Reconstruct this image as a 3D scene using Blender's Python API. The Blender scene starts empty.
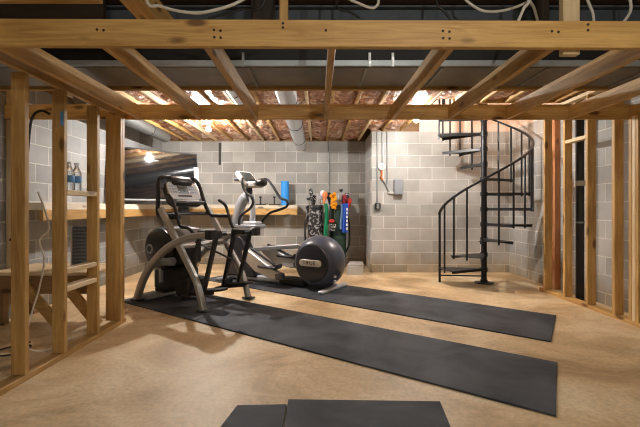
import bpy, math, random
from mathutils import Vector, Matrix, noise
random.seed(7)
R = math.radians
scene = bpy.context.scene
COL = scene.collection

# ------------------------------------------------------------------ camera, world, exposure
cam_data = bpy.data.cameras.new('camera')
cam_data.sensor_width = 36.0
cam_data.lens = 22.5
cam_data.shift_x = 2 / 640
cam_data.shift_y = -5.5 / 640
cam_data.clip_start = 0.05
cam = bpy.data.objects.new('camera', cam_data)
cam.location = (0, 0, 1.08)
cam.rotation_euler = (R(90), 0, 0)
COL.objects.link(cam)
scene.camera = cam

world = bpy.data.worlds.new('world')
scene.world = world
world.use_nodes = True
world.node_tree.nodes['Background'].inputs[0].default_value = (0.9, 0.95, 1.0, 1)
world.node_tree.nodes['Background'].inputs[1].default_value = 0.02

scene.view_settings.view_transform = 'Standard'
scene.view_settings.look = 'None'
scene.view_settings.gamma = 1.0
scene.view_settings.exposure = 0.55
scene.view_settings.use_curve_mapping = False
scene.cycles.max_bounces = 8
scene.cycles.filter_width = 1.1

# watts and colours of the room's bulbs, in one place
BULBS = [  # name-free list: location, power, colour, label
    ((-1.56, 5.70, 2.205), 120, (1.0, 0.985, 0.96), 'bare ceiling bulb glowing above the television and the cross trainers'),
    ((1.325, 5.40, 2.265), 74, (1.0, 0.985, 0.95), 'bare ceiling bulb glowing above the pale block wall by the stairs'),
    ((0.85, 0.25, 2.42), 38, (1.0, 0.95, 0.83), 'bare ceiling bulb in front of the first timber beam'),
    ((-0.5, -1.7, 2.40), 44, (1.0, 0.94, 0.80), 'added unseen fill bulb deep in the front half of the basement'),  # added out of view to even out light on studs and floor
    ((2.3, 5.7, 4.55), 50, (1.0, 0.84, 0.70), 'bare bulb at the top of the stairwell'),
]

# ------------------------------------------------------------------ materials
def new_mat(name):
    m = bpy.data.materials.new(name)
    m.use_nodes = True
    nt = m.node_tree
    return m, nt, nt.nodes, nt.links, nt.nodes['Principled BSDF']

def plain(name, col, rough=0.5, metal=0.0, bump=0.0, bscale=60.0, var=0.0, spec=0.5, coat=0.0):
    m, nt, N, L, b = new_mat(name)
    b.inputs['Base Color'].default_value = (*col, 1)
    b.inputs['Roughness'].default_value = rough
    b.inputs['Metallic'].default_value = metal
    b.inputs['Specular IOR Level'].default_value = spec
    b.inputs['Coat Weight'].default_value = coat
    tc = N.new('ShaderNodeTexCoord')
    nz = N.new('ShaderNodeTexNoise')
    nz.inputs['Scale'].default_value = bscale
    nz.inputs['Detail'].default_value = 5
    L.new(tc.outputs['Object'], nz.inputs['Vector'])
    if var:
        mx = N.new('ShaderNodeMix'); mx.data_type = 'RGBA'
        mx.inputs[6].default_value = (*[c * (1 - var) for c in col], 1)
        mx.inputs[7].default_value = (*[min(1, c * (1 + var)) for c in col], 1)
        L.new(nz.outputs['Fac'], mx.inputs[0]); L.new(mx.outputs[2], b.inputs['Base Color'])
    if bump:
        bp = N.new('ShaderNodeBump'); bp.inputs['Strength'].default_value = bump; bp.inputs['Distance'].default_value = 0.01
        L.new(nz.outputs['Fac'], bp.inputs['Height']); L.new(bp.outputs['Normal'], b.inputs['Normal'])
    return m

def wood(name, dark, light, rough=0.55, knots=True):
    m, nt, N, L, b = new_mat(name)
    tc = N.new('ShaderNodeTexCoord'); oi = N.new('ShaderNodeObjectInfo')
    off = N.new('ShaderNodeVectorMath'); off.operation = 'MULTIPLY'
    off.inputs[1].default_value = (37, 19, 23)
    cmb = N.new('ShaderNodeCombineXYZ')
    for i in range(3): L.new(oi.outputs['Random'], cmb.inputs[i])
    L.new(cmb.outputs[0], off.inputs[0])
    add = N.new('ShaderNodeVectorMath'); add.operation = 'ADD'
    L.new(tc.outputs['Object'], add.inputs[0]); L.new(off.outputs[0], add.inputs[1])
    mp = N.new('ShaderNodeMapping'); mp.inputs['Scale'].default_value = (1.1, 16, 16)
    L.new(add.outputs[0], mp.inputs['Vector'])
    n1 = N.new('ShaderNodeTexNoise'); n1.inputs['Scale'].default_value = 2.2; n1.inputs['Detail'].default_value = 6; n1.inputs['Distortion'].default_value = 1.4
    L.new(mp.outputs[0], n1.inputs['Vector'])
    mp2 = N.new('ShaderNodeMapping'); mp2.inputs['Scale'].default_value = (0.8, 2.2, 2.2)
    L.new(add.outputs[0], mp2.inputs['Vector'])
    n2 = N.new('ShaderNodeTexNoise'); n2.inputs['Scale'].default_value = 2.0; n2.inputs['Detail'].default_value = 3
    L.new(mp2.outputs[0], n2.inputs['Vector'])
    r1 = N.new('ShaderNodeValToRGB')
    r1.color_ramp.elements[0].position = 0.32; r1.color_ramp.elements[0].color = (*dark, 1)
    r1.color_ramp.elements[1].position = 0.66; r1.color_ramp.elements[1].color = (*light, 1)
    mixf = N.new('ShaderNodeMath'); mixf.operation = 'MULTIPLY_ADD'
    mixf.inputs[1].default_value = 0.55
    mm = N.new('ShaderNodeMath'); mm.operation = 'MULTIPLY'; mm.inputs[1].default_value = 0.45
    L.new(n2.outputs['Fac'], mm.inputs[0]); L.new(n1.outputs['Fac'], mixf.inputs[0]); L.new(mm.outputs[0], mixf.inputs[2])
    L.new(mixf.outputs[0], r1.inputs[0])
    out = r1.outputs[0]
    if knots:
        mp3 = N.new('ShaderNodeMapping'); mp3.inputs['Scale'].default_value = (2.6, 7, 7)
        L.new(add.outputs[0], mp3.inputs['Vector'])
        vo = N.new('ShaderNodeTexVoronoi'); vo.inputs['Scale'].default_value = 1.0
        L.new(mp3.outputs[0], vo.inputs['Vector'])
        kr = N.new('ShaderNodeValToRGB')
        kr.color_ramp.elements[0].position = 0.10; kr.color_ramp.elements[0].color = (0.9, 0.9, 0.9, 1)
        kr.color_ramp.elements[1].position = 0.19; kr.color_ramp.elements[1].color = (0, 0, 0, 1)
        L.new(vo.outputs['Distance'], kr.inputs[0])
        mx = N.new('ShaderNodeMix'); mx.data_type = 'RGBA'
        mx.inputs[7].default_value = (dark[0] * 0.35, dark[1] * 0.3, dark[2] * 0.3, 1)
        L.new(kr.outputs[0], mx.inputs[0]); L.new(out, mx.inputs[6]); out = mx.outputs[2]
    # each board has its own tone
    hsv = N.new('ShaderNodeHueSaturation')
    mr = N.new('ShaderNodeMapRange'); mr.inputs[3].default_value = 0.82; mr.inputs[4].default_value = 1.12
    L.new(oi.outputs['Random'], mr.inputs[0]); L.new(mr.outputs[0], hsv.inputs['Value'])
    L.new(out, hsv.inputs['Color']); L.new(hsv.outputs[0], b.inputs['Base Color'])
    b.inputs['Roughness'].default_value = rough
    bp = N.new('ShaderNodeBump'); bp.inputs['Strength'].default_value = 0.15; bp.inputs['Distance'].default_value = 0.004
    L.new(n1.outputs['Fac'], bp.inputs['Height']); L.new(bp.outputs['Normal'], b.inputs['Normal'])
    return m

def block_mat(name, along, c1, c2, mortar, shift=0.0):
    """concrete blocks 0.406 x 0.203 m; ALONG = which object axis runs along the wall"""
    m, nt, N, L, b = new_mat(name)
    tc = N.new('ShaderNodeTexCoord'); sp = N.new('ShaderNodeSeparateXYZ'); cb = N.new('ShaderNodeCombineXYZ')
    L.new(tc.outputs['Object'], sp.inputs[0])
    ad = N.new('ShaderNodeMath'); ad.operation = 'ADD'; ad.inputs[1].default_value = 40.0 + shift
    L.new(sp.outputs[along], ad.inputs[0]); L.new(ad.outputs[0], cb.inputs[0])
    az = N.new('ShaderNodeMath'); az.operation = 'ADD'; az.inputs[1].default_value = 0.203 * 10 + 0.07
    L.new(sp.outputs[2], az.inputs[0]); L.new(az.outputs[0], cb.inputs[1])
    br = N.new('ShaderNodeTexBrick')
    br.offset = 0.5; br.inputs['Scale'].default_value = 1.0
    br.inputs['Brick Width'].default_value = 0.406; br.inputs['Row Height'].default_value = 0.203
    br.inputs['Mortar Size'].default_value = 0.0075; br.inputs['Mortar Smooth'].default_value = 0.35; br.inputs['Bias'].default_value = 0.0
    br.inputs['Color1'].default_value = (*c1, 1); br.inputs['Color2'].default_value = (*c2, 1); br.inputs['Mortar'].default_value = (*mortar, 1)
    L.new(cb.outputs[0], br.inputs['Vector'])
    nz = N.new('ShaderNodeTexNoise'); nz.inputs['Scale'].default_value = 1.6; nz.inputs['Detail'].default_value = 6
    L.new(tc.outputs['Object'], nz.inputs['Vector'])
    r = N.new('ShaderNodeValToRGB')
    r.color_ramp.elements[0].position = 0.3; r.color_ramp.elements[0].color = (0.72, 0.70, 0.66, 1)
    r.color_ramp.elements[1].position = 0.7; r.color_ramp.elements[1].color = (1.12, 1.11, 1.09, 1)
    L.new(nz.outputs['Fac'], r.inputs[0])
    mu = N.new('ShaderNodeMix'); mu.data_type = 'RGBA'; mu.blend_type = 'MULTIPLY'; mu.inputs[0].default_value = 1
    L.new(br.outputs['Color'], mu.inputs[6]); L.new(r.outputs[0], mu.inputs[7])
    # damp brown stain climbing two courses from the slab, with a ragged edge
    n3 = N.new('ShaderNodeTexNoise'); n3.inputs['Scale'].default_value = 3.0; n3.inputs['Detail'].default_value = 4
    L.new(tc.outputs['Object'], n3.inputs['Vector'])
    st = N.new('ShaderNodeMath'); st.operation = 'MULTIPLY_ADD'; st.inputs[1].default_value = 0.9
    L.new(n3.outputs['Fac'], st.inputs[0])
    ng = N.new('ShaderNodeMath'); ng.operation = 'MULTIPLY'; ng.inputs[1].default_value = -1.6
    L.new(sp.outputs[2], ng.inputs[0]); L.new(ng.outputs[0], st.inputs[2])
    sr = N.new('ShaderNodeMapRange'); sr.inputs[1].default_value = -0.1; sr.inputs[2].default_value = 0.35; sr.inputs[4].default_value = 0.85
    L.new(st.outputs[0], sr.inputs[0])
    m2 = N.new('ShaderNodeMix'); m2.data_type = 'RGBA'; m2.blend_type = 'MULTIPLY'
    m2.inputs[7].default_value = (0.80, 0.67, 0.48, 1)
    L.new(sr.outputs[0], m2.inputs[0]); L.new(mu.outputs[2], m2.inputs[6]); L.new(m2.outputs[2], b.inputs['Base Color'])
    n4 = N.new('ShaderNodeTexNoise'); n4.inputs['Scale'].default_value = 90; n4.inputs['Detail'].default_value = 3
    L.new(tc.outputs['Object'], n4.inputs['Vector'])
    hm = N.new('ShaderNodeMath'); hm.operation = 'MULTIPLY_ADD'; hm.inputs[1].default_value = 0.25
    inv = N.new('ShaderNodeMath'); inv.operation = 'SUBTRACT'; inv.inputs[0].default_value = 1.0
    L.new(br.outputs['Fac'], inv.inputs[1]); L.new(n4.outputs['Fac'], hm.inputs[0]); L.new(inv.outputs[0], hm.inputs[2])
    bp = N.new('ShaderNodeBump'); bp.inputs['Strength'].default_value = 0.5; bp.inputs['Distance'].default_value = 0.008
    L.new(hm.outputs[0], bp.inputs['Height']); L.new(bp.outputs['Normal'], b.inputs['Normal'])
    b.inputs['Roughness'].default_value = 0.85
    return m

def floor_mat():
    m, nt, N, L, b = new_mat('stained concrete')
    tc = N.new('ShaderNodeTexCoord')
    n1 = N.new('ShaderNodeTexNoise'); n1.inputs['Scale'].default_value = 1.3; n1.inputs['Detail'].default_value = 9; n1.inputs['Roughness'].default_value = 0.62; n1.inputs['Distortion'].default_value = 0.8
    L.new(tc.outputs['Object'], n1.inputs['Vector'])
    r = N.new('ShaderNodeValToRGB')
    e = r.color_ramp.elements
    e[0].position = 0.32; e[0].color = (0.44, 0.29, 0.14, 1)
    e[1].position = 0.66; e[1].color = (0.86, 0.70, 0.46, 1)
    x = e.new(0.5); x.color = (0.70, 0.51, 0.285, 1)
    L.new(n1.outputs['Fac'], r.inputs[0])
    n2 = N.new('ShaderNodeTexNoise'); n2.inputs['Scale'].default_value = 38; n2.inputs['Detail'].default_value = 5
    L.new(tc.outputs['Object'], n2.inputs['Vector'])
    r2 = N.new('ShaderNodeValToRGB')
    r2.color_ramp.elements[0].position = 0.3; r2.color_ramp.elements[0].color = (0.84, 0.84, 0.84, 1)
    r2.color_ramp.elements[1].position = 0.62; r2.color_ramp.elements[1].color = (1.05, 1.05, 1.05, 1)
    L.new(n2.outputs['Fac'], r2.inputs[0])
    mu = N.new('ShaderNodeMix'); mu.data_type = 'RGBA'; mu.blend_type = 'MULTIPLY'; mu.inputs[0].default_value = 1
    L.new(r.outputs[0], mu.inputs[6]); L.new(r2.outputs[0], mu.inputs[7])
    # pale scuffs
    mp = N.new('ShaderNodeMapping'); mp.inputs['Scale'].default_value = (0.7, 2.6, 1); mp.inputs['Rotation'].default_value = (0, 0, 0.5)
    L.new(tc.outputs['Object'], mp.inputs['Vector'])
    n3 = N.new('ShaderNodeTexNoise'); n3.inputs['Scale'].default_value = 2.0; n3.inputs['Detail'].default_value = 8; n3.inputs['Distortion'].default_value = 2
    L.new(mp.outputs[0], n3.inputs['Vector'])
    r3 = N.new('ShaderNodeValToRGB')
    r3.color_ramp.elements[0].position = 0.58; r3.color_ramp.elements[0].color = (0, 0, 0, 1)
    r3.color_ramp.elements[1].position = 0.72; r3.color_ramp.elements[1].color = (0.55, 0.55, 0.55, 1)
    L.new(n3.outputs['Fac'], r3.inputs[0])
    m2 = N.new('ShaderNodeMix'); m2.data_type = 'RGBA'; m2.inputs[7].default_value = (0.84, 0.70, 0.50, 1)
    L.new(r3.outputs[0], m2.inputs[0]); L.new(mu.outputs[2], m2.inputs[6]); L.new(m2.outputs[2], b.inputs['Base Color'])
    rr = N.new('ShaderNodeMapRange'); rr.inputs[3].default_value = 0.38; rr.inputs[4].default_value = 0.62
    L.new(n1.outputs['Fac'], rr.inputs[0]); L.new(rr.outputs[0], b.inputs['Roughness'])
    bp = N.new('ShaderNodeBump'); bp.inputs['Strength'].default_value = 0.12; bp.inputs['Distance'].default_value = 0.006
    L.new(n2.outputs['Fac'], bp.inputs['Height']); L.new(bp.outputs['Normal'], b.inputs['Normal'])
    return m

def rubber_mat():
    m, nt, N, L, b = new_mat('mat rubber')
    tc = N.new('ShaderNodeTexCoord')
    n1 = N.new('ShaderNodeTexNoise'); n1.inputs['Scale'].default_value = 2.2; n1.inputs['Detail'].default_value = 8; n1.inputs['Distortion'].default_value = 0.6
    L.new(tc.outputs['Object'], n1.inputs['Vector'])
    r = N.new('ShaderNodeValToRGB')
    r.color_ramp.elements[0].position = 0.36; r.color_ramp.elements[0].color = (0.028, 0.032, 0.039, 1)
    r.color_ramp.elements[1].position = 0.66; r.color_ramp.elements[1].color = (0.088, 0.097, 0.112, 1)
    L.new(n1.outputs['Fac'], r.inputs[0])
    vo = N.new('ShaderNodeTexVoronoi'); vo.inputs['Scale'].default_value = 26
    L.new(tc.outputs['Object'], vo.inputs['Vector'])
    kr = N.new('ShaderNodeValToRGB')
    kr.color_ramp.elements[0].position = 0.03; kr.color_ramp.elements[0].color = (0.5, 0.5, 0.5, 1)
    kr.color_ramp.elements[1].position = 0.09; kr.color_ramp.elements[1].color = (0, 0, 0, 1)
    L.new(vo.outputs['Distance'], kr.inputs[0])
    mx = N.new('ShaderNodeMix'); mx.data_type = 'RGBA'; mx.inputs[7].default_value = (0.16, 0.155, 0.15, 1)
    L.new(kr.outputs[0], mx.inputs[0]); L.new(r.outputs[0], mx.inputs[6]); L.new(mx.outputs[2], b.inputs['Base Color'])
    b.inputs['Roughness'].default_value = 0.68; b.inputs['Specular IOR Level'].default_value = 0.3
    n2 = N.new('ShaderNodeTexNoise'); n2.inputs['Scale'].default_value = 220
    L.new(tc.outputs['Object'], n2.inputs['Vector'])
    bp = N.new('ShaderNodeBump'); bp.inputs['Strength'].default_value = 0.3; bp.inputs['Distance'].default_value = 0.003
    L.new(n2.outputs['Fac'], bp.inputs['Height']); L.new(bp.outputs['Normal'], b.inputs['Normal'])
    return m

def batt_mat():
    m, nt, N, L, b = new_mat('kraft faced insulation')
    tc = N.new('ShaderNodeTexCoord')
    n1 = N.new('ShaderNodeTexNoise'); n1.inputs['Scale'].default_value = 7; n1.inputs['Detail'].default_value = 6; n1.inputs['Distortion'].default_value = 1.5
    L.new(tc.outputs['Object'], n1.inputs['Vector'])
    r = N.new('ShaderNodeValToRGB'); e = r.color_ramp.elements
    e[0].position = 0.34; e[0].color = (0.22, 0.065, 0.025, 1)
    e[1].position = 0.63; e[1].color = (0.84, 0.71, 0.58, 1)  # pale end paints white highlights of the shiny facing into the colour
    x = e.new(0.52); x.color = (0.58, 0.25, 0.11, 1)
    L.new(n1.outputs['Fac'], r.inputs[0]); L.new(r.outputs[0], b.inputs['Base Color'])
    b.inputs['Roughness'].default_value = 0.3; b.inputs['Specular IOR Level'].default_value = 0.8
    n2 = N.new('ShaderNodeTexNoise'); n2.inputs['Scale'].default_value = 16; n2.inputs['Detail'].default_value = 4; n2.inputs['Distortion'].default_value = 1
    L.new(tc.outputs['Object'], n2.inputs['Vector'])
    bp = N.new('ShaderNodeBump'); bp.inputs['Strength'].default_value = 1.0; bp.inputs['Distance'].default_value = 0.05
    L.new(n2.outputs['Fac'], bp.inputs['Height']); L.new(bp.outputs['Normal'], b.inputs['Normal'])
    return m

def two_tone(name, c1, c2, scale, rough=0.7):
    m, nt, N, L, b = new_mat(name)
    tc = N.new('ShaderNodeTexCoord'); n = N.new('ShaderNodeTexNoise'); n.inputs['Scale'].default_value = scale; n.inputs['Detail'].default_value = 2
    L.new(tc.outputs['Object'], n.inputs['Vector'])
    r = N.new('ShaderNodeValToRGB'); r.color_ramp.elements[0].position = 0.52; r.color_ramp.elements[1].position = 0.58
    r.color_ramp.elements[0].color = (*c1, 1); r.color_ramp.elements[1].color = (*c2, 1)
    L.new(n.outputs['Fac'], r.inputs[0]); L.new(r.outputs[0], b.inputs['Base Color']); b.inputs['Roughness'].default_value = rough
    return m

def ridged(name, c1, c2, scale, axis='Z', rough=0.6):
    m, nt, N, L, b = new_mat(name)
    tc = N.new('ShaderNodeTexCoord'); w = N.new('ShaderNodeTexWave'); w.inputs['Scale'].default_value = scale; w.bands_direction = axis; w.inputs['Distortion'].default_value = 2.0
    L.new(tc.outputs['Object'], w.inputs['Vector'])
    r = N.new('ShaderNodeValToRGB'); r.color_ramp.elements[0].color = (*c1, 1); r.color_ramp.elements[1].color = (*c2, 1)
    L.new(w.outputs['Fac'], r.inputs[0]); L.new(r.outputs[0], b.inputs['Base Color']); b.inputs['Roughness'].default_value = rough
    return m

def emit(name, col, strength):
    m, nt, N, L, b = new_mat(name)
    b.inputs['Base Color'].default_value = (1, 1, 1, 1)
    b.inputs['Emission Color'].default_value = (*col, 1); b.inputs['Emission Strength'].default_value = strength
    return m

def clear_plastic(name, col=(0.9, 0.95, 1.0)):
    m, nt, N, L, b = new_mat(name)
    b.inputs['Base Color'].default_value = (*col, 1); b.inputs['Roughness'].default_value = 0.08
    b.inputs['Transmission Weight'].default_value = 0.9; b.inputs['IOR'].default_value = 1.3
    return m

M = dict(
    pine=wood('pine lumber', (0.37, 0.185, 0.045), (0.72, 0.455, 0.165)),
    pale_pine=wood('pale pine', (0.60, 0.42, 0.22), (0.82, 0.66, 0.42)),
    brown_wood=wood('brown aged wood', (0.20, 0.10, 0.04), (0.34, 0.19, 0.08)),
    shelf_wood=wood('weathered pale plank', (0.58, 0.50, 0.38), (0.76, 0.69, 0.56)),
    red_wood=wood('reddish wood', (0.38, 0.15, 0.06), (0.55, 0.25, 0.10)),
    infill_dark=wood('near black infill', (0.020, 0.014, 0.010), (0.05, 0.034, 0.022), knots=False),
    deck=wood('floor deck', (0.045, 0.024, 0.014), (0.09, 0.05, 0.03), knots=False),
    floor=floor_mat(), rubber=rubber_mat(), batt=batt_mat(),
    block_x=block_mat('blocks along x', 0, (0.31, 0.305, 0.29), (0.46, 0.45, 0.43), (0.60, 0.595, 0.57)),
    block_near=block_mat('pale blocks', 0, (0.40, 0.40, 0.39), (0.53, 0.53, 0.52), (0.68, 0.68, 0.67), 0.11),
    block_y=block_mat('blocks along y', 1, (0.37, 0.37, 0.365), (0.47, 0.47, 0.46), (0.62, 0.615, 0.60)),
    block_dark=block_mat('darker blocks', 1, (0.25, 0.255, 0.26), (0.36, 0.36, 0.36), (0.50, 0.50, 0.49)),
    drywall=plain('stairwell paint', (0.80, 0.66, 0.56), 0.8, bump=0.05),
    concrete=plain('grey concrete', (0.48, 0.46, 0.44), 0.9, bump=0.3, var=0.15),
    galv=plain('galvanised steel', (0.22, 0.22, 0.21), 0.42, 0.75, var=0.25, bscale=6),
    flange=plain('bright flange', (0.50, 0.56, 0.60), 0.4, 0.5, var=0.2, bscale=9),
    flex=plain('silver duct', (0.78, 0.80, 0.82), 0.28, 0.9, bump=0.3, bscale=25),
    duct_black=plain('black duct front', (0.012, 0.012, 0.013), 0.6),
    steel_paint=plain('blue grey steel', (0.085, 0.105, 0.13), 0.6, 0.2, var=0.3, bscale=8),
    iron=plain('black iron', (0.016, 0.017, 0.020), 0.38, 0.4, bump=0.1),
    tread=plain('dark tread plate', (0.035, 0.035, 0.037), 0.42, 0.4, var=0.3, bscale=20),
    black=plain('black plastic', (0.014, 0.014, 0.016), 0.35),
    matte_black=plain('matte black', (0.012, 0.012, 0.012), 0.7),
    grip=plain('black foam grip', (0.010, 0.010, 0.011), 0.55, bump=0.1),
    charcoal=plain('charcoal shell', (0.075, 0.085, 0.115), 0.34, var=0.05, coat=0.15),
    charcoal_dark=plain('dark shell cap', (0.018, 0.020, 0.030), 0.40),
    frame_grey=plain('warm grey frame paint', (0.38, 0.365, 0.34), 0.38, 0.35),
    silver=plain('silver plastic', (0.52, 0.54, 0.57), 0.34, 0.25),
    mid_grey=plain('grey moulded plastic', (0.26, 0.275, 0.295), 0.4, 0.15),
    pale_silver=plain('pale silver', (0.50, 0.49, 0.47), 0.36, 0.2),
    lcd=plain('grey display', (0.06, 0.07, 0.075), 0.2),
    key=plain('pale blue keys', (0.30, 0.40, 0.58), 0.5),
    plate=plain('logo plate', (0.62, 0.60, 0.54), 0.4, 0.2),
    ink=plain('dark lettering', (0.02, 0.02, 0.02), 0.6),
    screen=plain('glossy black screen', (0.006, 0.007, 0.009), 0.06, spec=0.7),
    white=plain('white plastic', (0.80, 0.80, 0.82), 0.5),
    white_wire=plain('white cable jacket', (0.74, 0.70, 0.62), 0.5),
    black_wire=plain('black cable jacket', (0.01, 0.01, 0.011), 0.5),
    orange_wire=plain('orange cable jacket', (0.62, 0.16, 0.03), 0.5),
    conduit=plain('grey conduit', (0.30, 0.31, 0.31), 0.45, 0.5),
    elec=plain('grey electrical box', (0.26, 0.28, 0.31), 0.5, 0.2),
    pvc=plain('pale pipe collar', (0.55, 0.53, 0.48), 0.5),
    blue=plain('blue foam', (0.03, 0.30, 0.80), 0.6, bump=0.1),
    green=plain('green cloth', (0.01, 0.26, 0.12), 0.85, bump=0.2, var=0.3),
    blue_cloth=plain('blue cloth', (0.02, 0.10, 0.52), 0.85, bump=0.2, var=0.2),
    pale_blue=plain('pale blue cloth', (0.22, 0.36, 0.58), 0.85),
    yellow=plain('yellow orange plush', (0.90, 0.36, 0.01), 0.9, bump=0.5, bscale=120),
    orange=plain('orange knit', (0.86, 0.27, 0.09), 0.85, bump=0.3),
    red=plain('red vinyl', (0.55, 0.03, 0.025), 0.5),
    dark_green=plain('dark green nylon', (0.010, 0.035, 0.022), 0.7, bump=0.2),
    camo=two_tone('black and white pattern', (0.012, 0.012, 0.013), (0.32, 0.32, 0.33), 24),
    camo_fine=two_tone('fine black and white pattern', (0.012, 0.012, 0.013), (0.50, 0.50, 0.50), 34),
    redcamo=two_tone('red and black pattern', (0.35, 0.015, 0.03), (0.012, 0.012, 0.014), 30),
    ribbed=ridged('ribbed grey blue', (0.06, 0.075, 0.10), (0.17, 0.19, 0.23), 9, 'Z'),
    porcelain=plain('porcelain', (0.75, 0.73, 0.68), 0.3),
    clear=clear_plastic('clear bottle'),
    label_blue=plain('blue bottle label', (0.10, 0.30, 0.60), 0.5),
    chrome=plain('chrome shaft', (0.7, 0.7, 0.7), 0.2, 1.0),
    nail=plain('dark nail heads', (0.02, 0.014, 0.010), 0.6),
)

# ------------------------------------------------------------------ mesh helpers
class MB:
    def __init__(s):
        s.v = []; s.f = []; s.M = Matrix.Identity(4)
    def add(s, vs, fs):
        o = len(s.v)
        s.v += [tuple(s.M @ Vector(p)) for p in vs]
        s.f += [tuple(i + o for i in f) for f in fs]
    def box(s, c, d, rot=None):
        x, y, z = d[0] / 2, d[1] / 2, d[2] / 2
        vs = [Vector((a * x, b * y, e * z)) for e in (-1, 1) for b in (-1, 1) for a in (-1, 1)]
        if rot is not None: vs = [rot @ p for p in vs]
        s.add([p + Vector(c) for p in vs], [(0, 2, 3, 1), (4, 5, 7, 6), (0, 1, 5, 4), (2, 6, 7, 3), (0, 4, 6, 2), (1, 3, 7, 5)])
        return s
    def rbox(s, c, d, r=0.01, rot=None, n=3):
        """box with rounded vertical (local z) edges and a small chamfer top and bottom"""
        x, y, z = d[0] / 2, d[1] / 2, d[2] / 2
        r = min(r, x * .98, y * .98); ch = min(r, z) * 0.5
        rings = []
        for zz, ins in ((-z, ch), (-z + ch, 0), (z - ch, 0), (z, ch)):
            ring = []
            for cx, cy, a0 in ((x - r, y - r, 0), (-x + r, y - r, 90), (-x + r, -y + r, 180), (x - r, -y + r, 270)):
                for k in range(n + 1):
                    a = R(a0 + 90 * k / n); rr = r - ins * 0.999
                    ring.append(Vector((cx + rr * math.cos(a), cy + rr * math.sin(a), zz)))
            rings.append(ring)
        vs = [p for ring in rings for p in ring]
        if rot is not None: vs = [rot @ p for p in vs]
        k = len(rings[0]); fs = []
        for j in range(3):
            for i in range(k): fs.append((j * k + i, j * k + (i + 1) % k, (j + 1) * k + (i + 1) % k, (j + 1) * k + i))
        fs.append(tuple(range(k - 1, -1, -1))); fs.append(tuple(3 * k + i for i in range(k)))
        s.add([p + Vector(c) for p in vs], fs); return s
    def sweep(s, pts, prof, up=None, caps=True, scale=None):
        """sweep a closed 2-D profile (side, up) along pts"""
        pts = [Vector(p) for p in pts]; n = len(pts); k = len(prof); vs = []; fs = []
        prev = None
        for i, p in enumerate(pts):
            t = (pts[min(i + 1, n - 1)] - pts[max(i - 1, 0)]).normalized()
            if up is not None: a = Vector(up)
            elif prev is not None: a = prev
            else: a = Vector((0, 0, 1)) if abs(t.z) < 0.9 else Vector((1, 0, 0))
            side = t.cross(a)
            if side.length < 1e-5: side = t.cross(Vector((0.3, 1, 0.2)))
            side.normalize(); u = side.cross(t).normalized(); prev = u
            sc = scale[i] if scale else 1.0
            vs += [p + side * (q[0] * sc) + u * (q[1] * sc) for q in prof]
        for i in range(n - 1):
            for j in range(k): fs.append((i * k + j, i * k + (j + 1) % k, (i + 1) * k + (j + 1) % k, (i + 1) * k + j))
        if caps: fs.append(tuple(range(k - 1, -1, -1))); fs.append(tuple((n - 1) * k + j for j in range(k)))
        s.add(vs, fs); return s
    def tube(s, pts, r, seg=10, scale=None):
        return s.sweep(pts, [(r * math.cos(2 * math.pi * i / seg), r * math.sin(2 * math.pi * i / seg)) for i in range(seg)], scale=scale)
    def bar(s, pts, w, h, up=None):
        c = min(w, h) * 0.22; a, b = w / 2, h / 2
        return s.sweep(pts, [(a - c, -b), (a, -b + c), (a, b - c), (a - c, b), (-a + c, b), (-a, b - c), (-a, -b + c), (-a + c, -b)], up=up)
    def lathe(s, prof, c, axis=(0, 0, 1), seg=32):
        """prof: (radius, height along axis)"""
        q = Vector((0, 0, 1)).rotation_difference(Vector(axis).normalized()).to_matrix(); c = Vector(c)
        vs = []; fs = []; k = len(prof)
        for i in range(seg):
            a = 2 * math.pi * i / seg
            vs += [c + q @ Vector((r * math.cos(a), r * math.sin(a), h)) for r, h in prof]
        for i in range(seg):
            j = (i + 1) % seg
            for m in range(k - 1): fs.append((i * k + m, j * k + m, j * k + m + 1, i * k + m + 1))
        if prof[0][0] > 1e-6: fs.append(tuple(i * k for i in range(seg - 1, -1, -1)))
        if prof[-1][0] > 1e-6: fs.append(tuple(i * k + k - 1 for i in range(seg)))
        s.add(vs, fs); return s
    def ball(s, c, r, sx=1, sy=1, sz=1, seg=16, rings=9, rot=None):
        vs = []; fs = []
        for j in range(rings + 1):
            b = math.pi * j / rings
            for i in range(seg):
                a = 2 * math.pi * i / seg
                p = Vector((r * sx * math.sin(b) * math.cos(a), r * sy * math.sin(b) * math.sin(a), r * sz * math.cos(b)))
                if rot is not None: p = rot @ p
                vs.append(p + Vector(c))
        for j in range(rings):
            for i in range(seg): fs.append((j * seg + i, (j + 1) * seg + i, (j + 1) * seg + (i + 1) % seg, j * seg + (i + 1) % seg))
        s.add(vs, fs); return s
    def prism(s, poly, z0, z1):
        n = len(poly)
        s.add([(x, y, z0) for x, y in poly] + [(x, y, z1) for x, y in poly],
              [tuple(range(n - 1, -1, -1)), tuple(range(n, 2 * n))] + [(i, (i + 1) % n, (i + 1) % n + n, i + n) for i in range(n)])
        return s
    def slab(s, poly, y0, y1):
        """polygon in (x,z), thickness along y"""
        n = len(poly)
        s.add([(x, y0, z) for x, z in poly] + [(x, y1, z) for x, z in poly],
              [tuple(range(n)), tuple(range(2 * n - 1, n - 1, -1))] + [((i + 1) % n, i, i + n, (i + 1) % n + n) for i in range(n)])
        return s
    def build(s, name, mat, parent=None, smooth=True, loc=None, rot=None, bevel=0.0):
        me = bpy.data.meshes.new(name)
        me.from_pydata(s.v, [], s.f); me.update(); me.validate()
        import bmesh
        bm = bmesh.new(); bm.from_mesh(me); bmesh.ops.remove_doubles(bm, verts=bm.verts, dist=1e-6)
        bmesh.ops.recalc_face_normals(bm, faces=bm.faces); bm.to_mesh(me); bm.free()
        if smooth:
            me.polygons.foreach_set('use_smooth', [True] * len(me.polygons)); me.set_sharp_from_angle(angle=R(38))
        me.materials.append(M[mat] if isinstance(mat, str) else mat)
        o = bpy.data.objects.new(name, me); COL.objects.link(o)
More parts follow.
